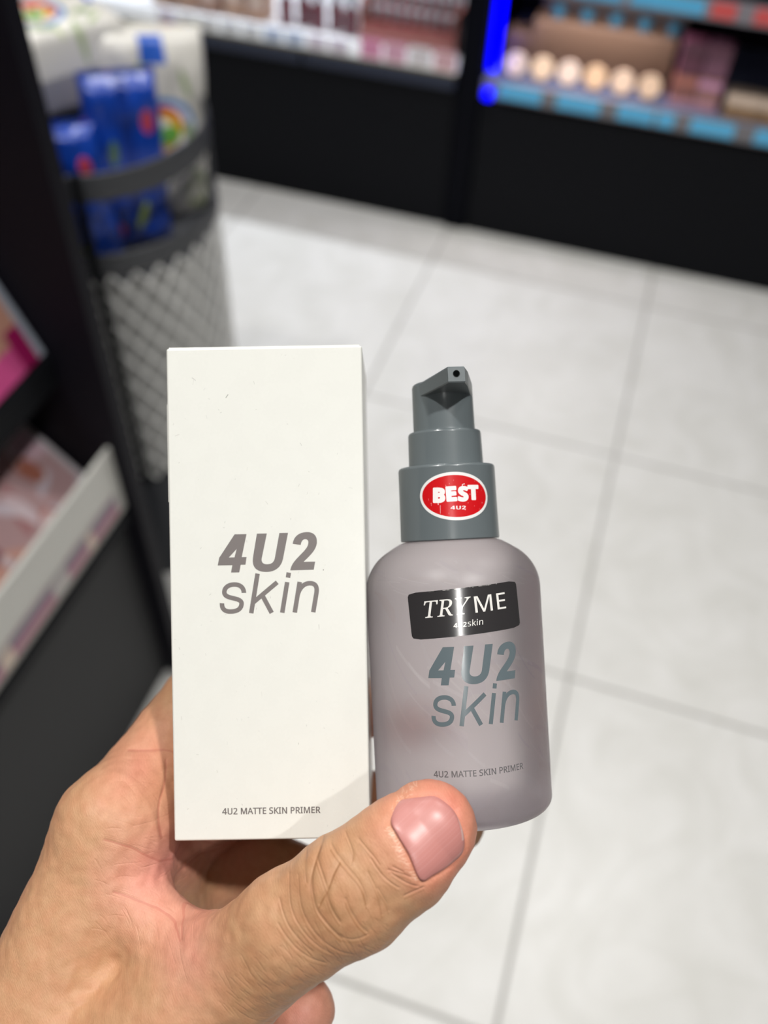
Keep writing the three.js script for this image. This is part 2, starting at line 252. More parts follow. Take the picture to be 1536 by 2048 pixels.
// ---------------------------------------------------------------- the hand: one continuous surface around a jointed skeleton (millimetres)
{
  const hand = held(group('hand', 'bare hand gripping the carton and bottle, thumb across the front', 'hand'), 0, 0, 0);
  const V = (a) => new THREE.Vector3(...a);
  // bone: from, to, radius at both ends, flattening along z (1 = round)
  const palm = [
    [[-92, -152, 6], [-66, -78, -10], 20, 13.2, 1], [[-91, -152, -2], [-65, -93, -28], 18, 12.5, 1], [[-88, -152, -10], [-62, -109, -42], 17, 12, 1], [[-84, -152, -16], [-55, -126, -46], 17, 11.5, 1],
    [[-92, -152, 4], [-122, -240, 34], 24, 30, 1], [[-122, -240, 34], [-142, -300, 56], 30, 34, 1], [[-66, -78, -10], [-55, -124, -44], 11, 11, 1],
  ];
  const fingers = [
    { k: 13, bones: [[[-82, -146, 8], [-34.3, -102.9, 12], 19, 13, 1], [[-34.3, -102.9, 12], [-19.9, -88.6, 19], 12.8, 11.9, 1.05], [[-19.9, -88.6, 19], [-6.9, -79.6, 22], 11.8, 12.3, 1.12], [[-6.9, -79.6, 22], [3.3, -71.9, 22], 12.2, 11.5, 1.22], [[3.3, -71.9, 22], [9.4, -66.9, 20.6], 11.4, 10.25, 1.3]] },
    { k: 8, bones: [[[-66, -77, -10], [-45, -43, -57], 12.4, 10.4, 1], [[-45, -43, -57], [-16, -55.5, -57], 10.3, 9.6, 1], [[-16, -55.5, -57], [12, -58, -42], 9.5, 7.8, 1]] },
    { k: 8, bones: [[[-65, -93, -28], [-42, -84, -58], 12, 10.4, 1], [[-42, -84, -58], [-8, -87, -58], 10.3, 9.6, 1], [[-8, -87, -58], [21, -88.5, -44], 9.5, 7.8, 1]] },
    { k: 7, bones: [[[-62, -107, -42], [-38, -104, -54], 11.5, 10.4, 1], [[-38, -104, -54], [-17, -110, -50], 10.4, 9.4, 1], [[-17, -110, -50], [-6.5, -113, -38], 9.2, 7.8, 1]] },
    { k: 6, bones: [[[-55, -126, -46], [-36, -134, -36], 11, 9.2, 1], [[-36, -134, -36], [-27, -131, -20], 9.2, 8.4, 1], [[-27, -131, -20], [-20.5, -124, -13], 8.6, 8.2, 1]] },
  ];
  const web = [[-60, -93, -3], [-44, -102, 5], 8, 8.5, 1];
  const prep = ([a, b, ra, rb, s]) => { const d = [b[0] - a[0], b[1] - a[1], b[2] - a[2]]; return { a, d, l2: d[0] ** 2 + d[1] ** 2 + d[2] ** 2, ra, rb, s }; };
  const cap = (o, x, y, z) => {
    const px = x - o.a[0], py = y - o.a[1], pz = z - o.a[2]; let t = (px * o.d[0] + py * o.d[1] + pz * o.d[2]) / o.l2; t = t < 0 ? 0 : t > 1 ? 1 : t;
    const qx = px - t * o.d[0], qy = py - t * o.d[1], qz = (pz - t * o.d[2]) * o.s; return Math.sqrt(qx * qx + qy * qy + qz * qz) - (o.ra + (o.rb - o.ra) * t);
  };
  const smin = (a, b, k) => { const h = Math.max(k - Math.abs(a - b), 0) / k; return Math.min(a, b) - h * h * h * k / 6; };
  const pb = palm.map(prep), fb = fingers.map((f) => ({ k: f.k, b: f.bones.map(prep) })), wb = prep(web);
  const NAIL = [[1.5, -62.6], [3.2, -60.0], [7, -58.9], [11.1, -58.8], [14.6, -61.5], [16.4, -66.1], [16.2, -69.6], [13.8, -71.5], [10.2, -72.8], [7.4, -73.4], [5, -68.2], [2.7, -64.8]];
  const nailDist = (x, y) => { let d = 1e9, inside = false; for (let i = 0, j = NAIL.length - 1; i < NAIL.length; j = i++) { const [ax, ay] = NAIL[j], [bx, by] = NAIL[i], ex = bx - ax, ey = by - ay, t = Math.min(1, Math.max(0, ((x - ax) * ex + (y - ay) * ey) / (ex * ex + ey * ey))); d = Math.min(d, Math.hypot(x - ax - t * ex, y - ay - t * ey)); if ((ay > y) !== (by > y) && x < (bx - ax) * (y - ay) / (by - ay) + ax) inside = !inside; } return inside ? -d : d; };
  const base = (x, y, z) => {
    let p = 1e9; for (const o of pb) p = smin(p, cap(o, x, y, z), 12);
    p = smin(p, cap(wb, x, y, z), 12);
    let best = p;
    for (const f of fb) { let d = 1e9; for (const o of f.b) d = smin(d, cap(o, x, y, z), 3.5); best = Math.min(best, smin(p, d, f.k)); }
    return best;
  };
  const field = (x, y, z) => {
    let d = base(x, y, z);
    if (d > -4 && d < 4) {
      d += 0.16 * n3(x / 11, y / 11, z / 11) + 0.12 * n3(x / 4, y / 4, z / 4);
      if (z > 17 && x > -4 && y > -80) { const nd = nailDist(x, y); d += 0.5 * Math.exp(-(nd * nd) / 0.6) + (nd < 0 ? 0.35 * Math.min(1, -nd) : 0); }
    }
    return d;
  };
  // surface nets
  const h = 0.8, lo = [-182, -336, -72], n = [290, 385, 205].map((v) => v);
  n[0] = Math.ceil((36 - lo[0]) / h); n[1] = Math.ceil((-28 - lo[1]) / h); n[2] = Math.ceil((94 - lo[2]) / h);
  const [nx, ny, nz] = n, F = new Float32Array(nx * ny * nz).fill(99), B = 8, at = (i, j, k) => (k * ny + j) * nx + i;
  for (let K = 0; K < nz; K += B) for (let J = 0; J < ny; J += B) for (let I = 0; I < nx; I += B) {
    const c = base(lo[0] + (I + B / 2) * h, lo[1] + (J + B / 2) * h, lo[2] + (K + B / 2) * h), near = Math.abs(c) < B * h * 1.25 + 2;
    for (let k = K; k < Math.min(K + B, nz); k++) for (let j = J; j < Math.min(J + B, ny); j++) for (let i = I; i < Math.min(I + B, nx); i++) F[at(i, j, k)] = near ? field(lo[0] + i * h, lo[1] + j * h, lo[2] + k * h) : c;
  }
  const vid = new Int32Array(nx * ny * nz).fill(-1), P = [], Nn = [], U = [], id = [];
  for (let k = 0; k < nz - 1; k++) for (let j = 0; j < ny - 1; j++) for (let i = 0; i < nx - 1; i++) {
    let sx = 0, sy = 0, sz = 0, c = 0, m = 0;
    const v = [];
    for (let q = 0; q < 8; q++) { const f = F[at(i + (q & 1), j + ((q >> 1) & 1), k + (q >> 2))]; v.push(f); if (f < 0) m |= 1 << q; }
    if (m === 0 || m === 255) continue;
    for (let q = 0; q < 8; q++) for (const b of [1, 2, 4]) { const r = q | b; if (r === q || ((m >> q) & 1) === ((m >> r) & 1)) continue; const t = v[q] / (v[q] - v[r]); sx += (q & 1) + (b === 1 ? t : 0); sy += ((q >> 1) & 1) + (b === 2 ? t : 0); sz += (q >> 2) + (b === 4 ? t : 0); c++; }
    let x = lo[0] + (i + sx / c) * h, y = lo[1] + (j + sy / c) * h, z = lo[2] + (k + sz / c) * h;
    const e = 0.35; let g = [0, 0, 0];
    for (let it = 0; it < 2; it++) { const d = field(x, y, z); g = [field(x + e, y, z) - field(x - e, y, z), field(x, y + e, z) - field(x, y - e, z), field(x, y, z + e) - field(x, y, z - e)]; const l = Math.hypot(...g) || 1; g = g.map((q) => q / l); const s = Math.max(-0.5, Math.min(0.5, d)) * 0.7; x -= g[0] * s; y -= g[1] * s; z -= g[2] * s; }
    vid[at(i, j, k)] = P.length / 3; P.push(x * mm, y * mm, z * mm); Nn.push(...g); U.push((x + 100) / 130, (y + 150) / 130);
  }
  const quad = (a, b, c, d, flip) => { if (a < 0 || b < 0 || c < 0 || d < 0) return; flip ? id.push(a, c, b, a, d, c) : id.push(a, b, c, a, c, d); };
  for (let k = 1; k < nz - 1; k++) for (let j = 1; j < ny - 1; j++) for (let i = 1; i < nx - 1; i++) {
    const s = F[at(i, j, k)] < 0;
    if (s !== F[at(i + 1, j, k)] < 0) quad(vid[at(i, j - 1, k - 1)], vid[at(i, j, k - 1)], vid[at(i, j, k)], vid[at(i, j - 1, k)], !s);
    if (s !== F[at(i, j + 1, k)] < 0) quad(vid[at(i - 1, j, k - 1)], vid[at(i - 1, j, k)], vid[at(i, j, k)], vid[at(i, j, k - 1)], !s);
    if (s !== F[at(i, j, k + 1)] < 0) quad(vid[at(i - 1, j - 1, k)], vid[at(i, j - 1, k)], vid[at(i, j, k)], vid[at(i - 1, j, k)], !s);
  }
  const g = new THREE.BufferGeometry(); g.setAttribute('position', new THREE.Float32BufferAttribute(P, 3)); g.setAttribute('normal', new THREE.Float32BufferAttribute(Nn, 3)); g.setAttribute('uv', new THREE.Float32BufferAttribute(U, 2)); g.setIndex(id);
const THUMB_LINES=[[[-12.8,-68.8],[-14,-71.7],[-14.7,-74.6],[-14.1,-77.3],[-13.4,-79.6],[-11.6,-81.7],[-9.9,-83.4],[-8.4,-84.9]],
[[-10.7,-68.8],[-8.7,-70.5],[-6.6,-72.3],[-4.9,-73.7],[-3.7,-76.1],[-3.4,-78.2]],
[[-8.7,-70.5],[-9.9,-72.3],[-10.5,-74],[-11.2,-75.5],[-11.2,-77],[-10.2,-79.3],[-8.7,-81.4]],
[[-7.5,-77],[-6.9,-78.7],[-5.8,-80.5],[-4.9,-82],[-3.4,-83.7]],
[[-13.5,-71.1],[-12.2,-73.5],[-11.2,-75.5]],
[[-11.2,-75.5],[-12.2,-77],[-12.7,-78.4]],
[[-3.1,-72.3],[-1.4,-75.2],[-0.8,-77.6],[-0.3,-80.5]],
[[-1.1,-75.2],[0.4,-77.6],[1,-79.9]],
[[-7.8,-66.7],[-6.1,-68.8],[-6.3,-70.5]],
[[-4.9,-67],[-2.5,-68.8],[-0.8,-70.8]],
[[-17.5,-74.6],[-17.2,-77],[-16.6,-79.9],[-14.9,-82.8],[-12.5,-85.5],[-9.6,-87.8],[-6.1,-89.3]],
[[-19.6,-75.2],[-19.3,-78.2],[-18.4,-81.1],[-16.6,-83.7],[-13.7,-86.7],[-10.2,-89]],
[[-21.3,-79.3],[-19.9,-82.6],[-17.5,-85.5],[-14.3,-88.4]],
[[-21.3,-83.4],[-19,-86.4],[-15.4,-89.6],[-11.6,-91.4]],
[[-16,-69.3],[-16.3,-72.3],[-15.7,-75.2]],
[[-3.1,-84.3],[-4.9,-85.2],[-7.2,-85.2],[-8.7,-84.3]],
[[1.6,-72.3],[3.3,-73.5],[5.1,-74.6],[6.9,-75.2]],
[[1,-71.7],[3.6,-72.3],[5.4,-73.2]],
[[1.9,-71.1],[3.9,-72]],
[[4.2,-77],[6.3,-76.1],[8,-75.5]],
[[-2.5,-69.9],[-0.8,-72.3],[1.6,-74.3],[3,-75.2]]];
const PALM_LINES=[[[-63.9,-75.2],[-59.8,-76.4],[-55.7,-79.7],[-51.6,-84.6],[-47.5,-89.5],[-43.8,-92.8]],
[[-61.4,-86.6],[-55.7,-89.1],[-50.4,-90.7],[-44.2,-93.2]],
[[-63.9,-59.6],[-59,-59.6],[-54.1,-60],[-52,-61.7]],
[[-54.5,-62.1],[-53.6,-66.2],[-54.1,-70.3],[-52.8,-77.6]]];
  const S = 2048, toX = (x) => (x + 100) / 130 * S, toY = (y) => S - (y + 150) / 130 * S, pm = S / 130;
  const path = (c, l) => { c.beginPath(); c.moveTo(toX(l[0][0]), toY(l[0][1])); for (let i = 1; i < l.length - 1; i++) { const mx = (l[i][0] + l[i + 1][0]) / 2, my = (l[i][1] + l[i + 1][1]) / 2; c.quadraticCurveTo(toX(l[i][0]), toY(l[i][1]), toX(mx), toY(my)); } c.lineTo(toX(l[l.length - 1][0]), toY(l[l.length - 1][1])); };
  const bumpTex = canvas(S, S, (c) => {
    const im = c.createImageData(S, S), d = im.data;
    for (let y = 0; y < S; y++) for (let x = 0; x < S; x++) {
      const X = x / pm, Y = y / pm, w = n2(X / 6, Y / 6) * 0.6;
      // fine crossing skin furrows, mostly across the thumb, and pores
      const a = n2((X * 0.62 + Y * 0.78) * 0.55 + w, (X * 0.78 - Y * 0.62) * 2.6), b = n2((X * 0.9 - Y * 0.4) * 2.4, (X * 0.4 + Y * 0.9) * 0.7 + w), f = n2(X * 4.5, Y * 4.5), t = 158 + 6 * a + 4 * b + 3 * f;
      const i = (y * S + x) * 4; d[i] = d[i + 1] = d[i + 2] = t; d[i + 3] = 255;
    }
    c.putImageData(im, 0, 0); c.lineCap = 'round';
    const furrow = (l, w, s) => { for (const [k, al] of [[2.6, 0.10], [1.7, 0.16], [1, 0.3], [0.55, 0.4]]) { c.strokeStyle = `rgba(20,20,20,${al * s})`; c.lineWidth = w * k * pm; path(c, l); c.stroke(); } c.strokeStyle = `rgba(255,255,255,${0.10 * s})`; };
    const TL = THUMB_LINES.map((l) => l.map((p) => p.map((q) => q * 0.99)));
    TL.forEach((l, i) => furrow(l, i < 6 ? 0.62 : i < 10 ? 0.45 : i < 16 ? 0.42 : 0.36, i < 6 ? 0.95 : i < 10 ? 0.55 : i < 16 ? 0.4 : 0.55));
    PALM_LINES.forEach((l, i) => furrow(l, i < 2 ? 0.9 : 0.6, 0.7));
    const r = rng(41);
    for (let k = 0; k < 170; k++) { const x = -34 + r() * 34, y = -104 + (x + 34) * 0.62 + (r() - 0.5) * 22, a = -0.96 + (r() - 0.5) * 0.5 - (y + 84) * 0.012, l = 1.5 + r() * 4; furrow([[x, y], [x + Math.cos(a) * l * 0.5 + 0.15, y + Math.sin(a) * l * 0.5], [x + Math.cos(a) * l, y + Math.sin(a) * l]], 0.2, 0.2); }
    for (let k = 0; k < 90; k++) { const x = -66 + r() * 24, y = -94 + r() * 34, a = -0.6 + (r() - 0.5) * 1.2, l = 1.5 + r() * 4; furrow([[x, y], [x + Math.cos(a) * l * 0.5, y + Math.sin(a) * l * 0.5 + 0.2], [x + Math.cos(a) * l, y + Math.sin(a) * l]], 0.24, 0.16); }
  }, false);
  const skinTex = canvas(S, S, (c) => {
    c.fillStyle = '#c49470'; c.fillRect(0, 0, S, S);
    const blot = (x, y, r, col, al) => { const gr = c.createRadialGradient(toX(x), toY(y), 0, toX(x), toY(y), r * pm); gr.addColorStop(0, col + al + ')'); gr.addColorStop(1, col + '0)'); c.fillStyle = gr; c.fillRect(0, 0, S, S); };
    // blood-rich pink of fingertip, web and palm; tan of the knuckle and wrist
    blot(12, -62, 17, 'rgba(222,130,114,', 0.85); blot(13, -71, 11, 'rgba(222,140,118,', 0.7); blot(2, -62, 10, 'rgba(214,146,116,', 0.5);
    blot(-52, -84, 17, 'rgba(224,150,138,', 0.9); blot(-60, -62, 13, 'rgba(219,142,122,', 0.65); blot(-40, -94, 12, 'rgba(220,150,136,', 0.7); blot(-20, -122, 18, 'rgba(226,150,136,', 0.8); blot(-40, -112, 14, 'rgba(214,150,128,', 0.4);
    blot(-10, -78, 13, 'rgba(176,128,90,', 0.7); blot(-28, -98, 18, 'rgba(188,140,100,', 0.5); blot(-70, -118, 34, 'rgba(186,138,102,', 0.6);
    const im = c.getImageData(0, 0, S, S), d = im.data;
    for (let y = 0; y < S; y++) for (let x = 0; x < S; x++) { const X = x / pm, Y = y / pm, t = 3.4 * n2(X / 3, Y / 3) + 2.6 * n2(X * 1.4, Y * 1.4) + 1.8 * n2(X * 4, Y * 4), q = 3 * n2(X / 5 + 50, Y / 5), i = (y * S + x) * 4; d[i] += t; d[i + 1] += t - q; d[i + 2] += t - q * 0.8; }
    c.putImageData(im, 0, 0); c.lineCap = 'round';
    THUMB_LINES.forEach((l, i) => { c.strokeStyle = `rgba(140,92,58,${i < 6 ? 0.42 : 0.24})`; c.lineWidth = (i < 6 ? 0.34 : 0.26) * pm; path(c, l); c.stroke(); });  // thumb creases tinted brown: skin pigment plus some crease shade painted in
    PALM_LINES.forEach((l) => { c.strokeStyle = 'rgba(170,92,76,.3)'; c.lineWidth = 0.35 * pm; path(c, l); c.stroke(); });  // palm creases tinted the same way, pigment and painted shade
    // dry flakes of skin along the cuticle
    const r = rng(51); c.strokeStyle = 'rgba(240,218,198,.36)'; for (let k = 0; k < 60; k++) { const t = r(), ax = 1.6 + t * 6, ay = -63.4 - t * 10.4 + (r() - 0.5) * 1.4; c.lineWidth = 0.08 * pm + r() * 1.5; c.beginPath(); c.moveTo(toX(ax - 0.4 - r() * 1.2), toY(ay)); c.lineTo(toX(ax - r() * 0.3), toY(ay - 0.5 + r())); c.stroke(); }
    for (let k = 0; k < 40; k++) { const t = r(), ax = 1.6 + t * 5.5, ay = -61.5 + t * 5.2 + (r() - 0.5) * 1.4; c.lineWidth = 0.07 * pm + r(); c.beginPath(); c.moveTo(toX(ax), toY(ay)); c.lineTo(toX(ax + (r() - 0.3) * 1.2), toY(ay + (r() - 0.3) * 0.8)); c.stroke(); }
  });
  for (const t of [bumpTex, skinTex]) t.wrapS = t.wrapT = THREE.ClampToEdgeWrapping;
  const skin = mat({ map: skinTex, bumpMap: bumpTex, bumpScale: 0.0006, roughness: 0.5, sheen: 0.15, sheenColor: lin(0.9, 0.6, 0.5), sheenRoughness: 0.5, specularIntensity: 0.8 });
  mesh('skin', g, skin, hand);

  // thumbnail: a curved plate in its bed
  const cx = 9.4, cy = -66, nr = 12, nt = 96, np = [], nuv = [], ni = [];
  const outline = (t) => { const f = t * NAIL.length, i = Math.floor(f) % NAIL.length, u = f - Math.floor(f), p = [-1, 0, 1, 2].map((q) => NAIL[(i + q + NAIL.length) % NAIL.length]); return [0, 1].map((q) => 0.5 * (2 * p[1][q] + (p[2][q] - p[0][q]) * u + (2 * p[0][q] - 5 * p[1][q] + 4 * p[2][q] - p[3][q]) * u * u + (3 * p[1][q] - p[0][q] - 3 * p[2][q] + p[3][q]) * u * u * u)); };
  const surf = (x, y) => { let z = 34; for (let i = 0; i < 60; i++) { const d = base(x, y, z); if (d < 0.005) break; z -= d * 0.8; if (z < 18) return 18; } return z; };
  for (let r = 0; r <= nr + 1; r++) for (let t = 0; t < nt; t++) {
    const [ox, oy] = outline(t / nt), k = Math.min(1, r / nr), x = cx + (ox - cx) * k, y = cy + (oy - cy) * k;
    const lift = r > nr ? -1.2 : 0.42 - 0.45 * Math.pow(k, 6); np.push(x * mm, y * mm, (surf(x, y) + lift) * mm); nuv.push((x + 2) / 22, (y + 78) / 24);
  }
  for (let r = 0; r <= nr; r++) for (let t = 0; t < nt; t++) { const u = (t + 1) % nt, A = r * nt + t, Bq = r * nt + u; ni.push(A, Bq, Bq + nt, A, Bq + nt, A + nt); }
  const ng = new THREE.BufferGeometry(); ng.setAttribute('position', new THREE.Float32BufferAttribute(np, 3)); ng.setAttribute('uv', new THREE.Float32BufferAttribute(nuv, 2)); ng.setIndex(ni); ng.computeVertexNormals();
  const nailTex = canvas(512, 560, (c, w, hh) => {
    const X = (x) => (x + 2) / 22 * w, Y = (y) => hh - (y + 78) / 24 * hh; c.fillStyle = '#c98780'; c.fillRect(0, 0, w, hh);
    c.strokeStyle = 'rgba(226,196,188,.8)'; c.lineWidth = 9; c.beginPath(); c.moveTo(X(9.5), Y(-56.6)); c.quadraticCurveTo(X(15.8), Y(-59), X(16.2), Y(-67)); c.stroke();
    const r = rng(3); c.globalAlpha = 0.05; for (let k = 0; k < 120; k++) { c.strokeStyle = r() < 0.5 ? '#fff' : '#a05850'; c.lineWidth = 1 + r() * 3; const o = (r() - 0.5) * 24; c.beginPath(); c.moveTo(X(2 + o * 0.6), Y(-70 - o)); c.lineTo(X(16 + o * 0.6), Y(-60 - o)); c.stroke(); }
  });
  mesh('thumbnail', ng, mat({ map: nailTex, roughness: 0.4, clearcoat: 0.25, clearcoatRoughness: 0.3, side: THREE.DoubleSide }), hand).userData.label = 'pink thumbnail';
}

// ---------------------------------------------------------------- back wall shelving: two bays with a black upright between them
const ZS = -2.285;
{
  // bay with the white-lit shelf
  const bay = group('shelf_unit', 'black shelf unit with bright white shelf edge and dark ledge', 'shelf unit', [0, 0, 0]);
  mesh('base_panel', box(-2.2, -0.5, 0, 0.388, ZS - 0.5, ZS, 0.002), M.black, bay);
  const lm = mat({ color: lin(0.02, 0.028, 0.06), roughness: 0.35 });
  for (let k = 0; k < 4; k++) mesh('ledge_rail', box(-2.2 + k * 0.425 + 0.004, -2.2 + (k + 1) * 0.425 - 0.004, 0.391, 0.43, ZS - 0.02, ZS + 0.012, 0.003), lm, bay);
  mesh('shelf_board', box(-2.2, -0.5, 0.43, 0.452, ZS - 0.5, ZS + 0.004, 0.002), mat({ color: lin(0.78, 0.79, 0.83), roughness: 0.35 }), bay);
  const edge = mesh('glowing_price_rail', box(-2.2, -0.5, 0.433, 0.472, ZS + 0.004, ZS + 0.012, 0.002), mat({ color: lin(0.85, 0.87, 0.92), roughness: 0.3, emissive: lin(0.9, 0.95, 1), emissiveIntensity: 0.42 }), bay);  // white price rail with a glow added to make it brighter
  const el = new THREE.RectAreaLight(lin(0.9, 0.95, 1), 0.42, 1.7, 0.039); el.name = 'added_rail_glow'; el.position.set(-1.35, 0.4525, ZS + 0.016); el.rotation.y = Math.PI; bay.add(el);  // area light added to go with the glowing rail
  mesh('rail_trim', box(-2.2, -0.5, 0.428, 0.433, ZS + 0.002, ZS + 0.014, 0.001), mat({ color: lin(0.35, 0.3, 0.16), roughness: 0.4, metalness: 0.6 }), bay);
  const cards = [lin(0.8, 0.72, 0.86), lin(0.55, 0.66, 0.9), lin(0.85, 0.88, 0.95), lin(0.86, 0.87, 0.9)].map((c) => mat({ color: c, roughness: 0.5 }));
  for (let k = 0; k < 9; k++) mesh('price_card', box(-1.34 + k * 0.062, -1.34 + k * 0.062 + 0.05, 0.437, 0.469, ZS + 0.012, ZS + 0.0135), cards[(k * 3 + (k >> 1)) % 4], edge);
  const pinks = [lin(0.85, 0.34, 0.55), lin(0.82, 0.45, 0.6), lin(0.85, 0.8, 0.84), lin(0.8, 0.5, 0.55)].map((c) => mat({ color: c, roughness: 0.5 }));
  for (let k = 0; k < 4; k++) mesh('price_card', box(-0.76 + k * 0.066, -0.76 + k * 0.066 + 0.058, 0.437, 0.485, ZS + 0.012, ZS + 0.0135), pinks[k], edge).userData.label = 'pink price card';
  mesh('back_panel', box(-2.2, -0.5, 0.452, 1.9, ZS - 0.5, ZS - 0.48), mat({ color: lin(0.05, 0.03, 0.035), roughness: 0.6 }), bay);
  mesh('upper_shelf', box(-2.2, -0.5, 0.86, 0.885, ZS - 0.5, ZS - 0.08, 0.002), M.black, bay);
  const t = mesh('added_strip_light', box(-2.15, -0.55, 0.848, 0.86, ZS - 0.14, ZS - 0.12, 0.003), mat({ color: lin(0.8, 0.8, 0.8), emissive: lin(0.86, 0.9, 1), emissiveIntensity: 3 }), bay);  // glowing strip added under the unseen upper shelf to light the products
  const l = new THREE.RectAreaLight(lin(0.88, 0.93, 1), 85, 1.6, 0.02); l.name = 'added_strip_beam'; l.position.set(-1.35, 0.846, ZS - 0.13); l.rotation.x = -Math.PI / 2; bay.add(l);  // area light of the added strip

  // bay with blue light and cyan price cards
  const bay2 = group('shelf_unit', 'black shelf unit with cyan price cards and vertical blue light', 'shelf unit');
  mesh('base_panel', box(-0.43, 1.3, 0, 0.375, ZS - 0.5, ZS, 0.002), M.black, bay2);
  mesh('shelf_board', box(-0.43, 1.3, 0.405, 0.432, ZS - 0.5, ZS, 0.002), mat({ color: lin(0.12, 0.14, 0.24), roughness: 0.35 }), bay2);
  const rail = mesh('price_rail', box(-0.43, 1.3, 0.388, 0.432, ZS, ZS + 0.01, 0.002), mat({ color: lin(0.22, 0.21, 0.23), roughness: 0.35 }), bay2);
  const cyan = mat({ color: lin(0.13, 0.6, 1), roughness: 0.45 });
  for (const [a, b] of [[-0.385, -0.275], [-0.235, -0.125], [-0.08, 0.01], [0.018, 0.06], [0.1, 0.205], [0.255, 0.36], [0.4, 0.5], [0.56, 0.66]]) mesh('price_card', box(a, b, 0.394, 0.428, ZS + 0.01, ZS + 0.0115), cyan, rail);
  mesh('back_panel', box(-0.43, 1.3, 0.432, 1.9, ZS - 0.5, ZS - 0.48), M.navy, bay2);
  const up = mesh('upper_shelf', box(-0.41, 1.3, 0.648, 0.668, ZS - 0.45, ZS, 0.002), M.black, bay2);
  const rail2 = mesh('price_rail', box(-0.41, 1.3, 0.645, 0.688, ZS, ZS + 0.01, 0.002), mat({ color: lin(0.3, 0.28, 0.32), roughness: 0.35 }), bay2);
  const red = mat({ color: lin(0.85, 0.12, 0.12), roughness: 0.45 });
  [[-0.38, -0.27, cyan], [-0.24, -0.13, cyan], [-0.11, 0.055, cyan], [0.07, 0.125, red], [0.165, 0.26, red], [0.3, 0.4, red], [0.45, 0.56, cyan]].forEach(([a, b, m]) => mesh('price_card', box(a, b, 0.652, 0.684, ZS + 0.01, ZS + 0.0115), m, rail2));
  const l2 = new THREE.RectAreaLight(lin(1, 0.93, 0.95), 55, 0.36, 0.02); l2.name = 'added_strip_beam'; l2.position.set(-0.19, 0.640, ZS - 0.012); l2.rotation.x = -Math.PI / 2; bay2.add(l2);  // added light, kept short to brighten the compacts and spare the pink boxes
  mesh('added_strip_light', box(-0.37, -0.01, 0.642, 0.648, ZS - 0.022, ZS - 0.002), mat({ color: lin(0.8, 0.8, 0.8), emissive: lin(0.95, 0.9, 1), emissiveIntensity: 1.5 }), bay2);  // glowing body for the added light, unseen under the shelf

  // upright between the bays, with the blue tube
  const post = group('shelf_upright', 'black upright post between the two shelf units', 'post');
  mesh('post', box(-0.496, -0.434, 0, 2.1, ZS - 0.5, ZS + 0.008, 0.003), mat({ color: lin(0.0025, 0.003, 0.006), roughness: 0.6, specularIntensity: 0.15 }), post);
  const led = group('blue_light_tube', 'glowing vertical blue light tube beside black shelf upright', 'light');
  const bm = mat({ color: lin(0, 0, 0.2), roughness: 0.9, specularIntensity: 0, emissive: lin(0, 0, 1), emissiveIntensity: 3.2 });
  mesh('light_tube', box(-0.424, -0.398, 0.452, 2.0, ZS - 0.006, ZS + 0.01, 0.006), bm, led); mesh('light_end', box(-0.424, -0.398, 0.386, 0.416, ZS + 0.011, ZS + 0.022, 0.006), bm, led);
  const bl = new THREE.RectAreaLight(lin(0.02, 0.03, 1), 10, 0.02, 1.5); bl.name = 'blue_tube_glow'; bl.position.set(-0.396, 1.2, ZS + 0.012); bl.lookAt(0.6, 1.2, ZS + 0.4); bl.rotation.y = Math.PI * 0.78; led.add(bl);
}

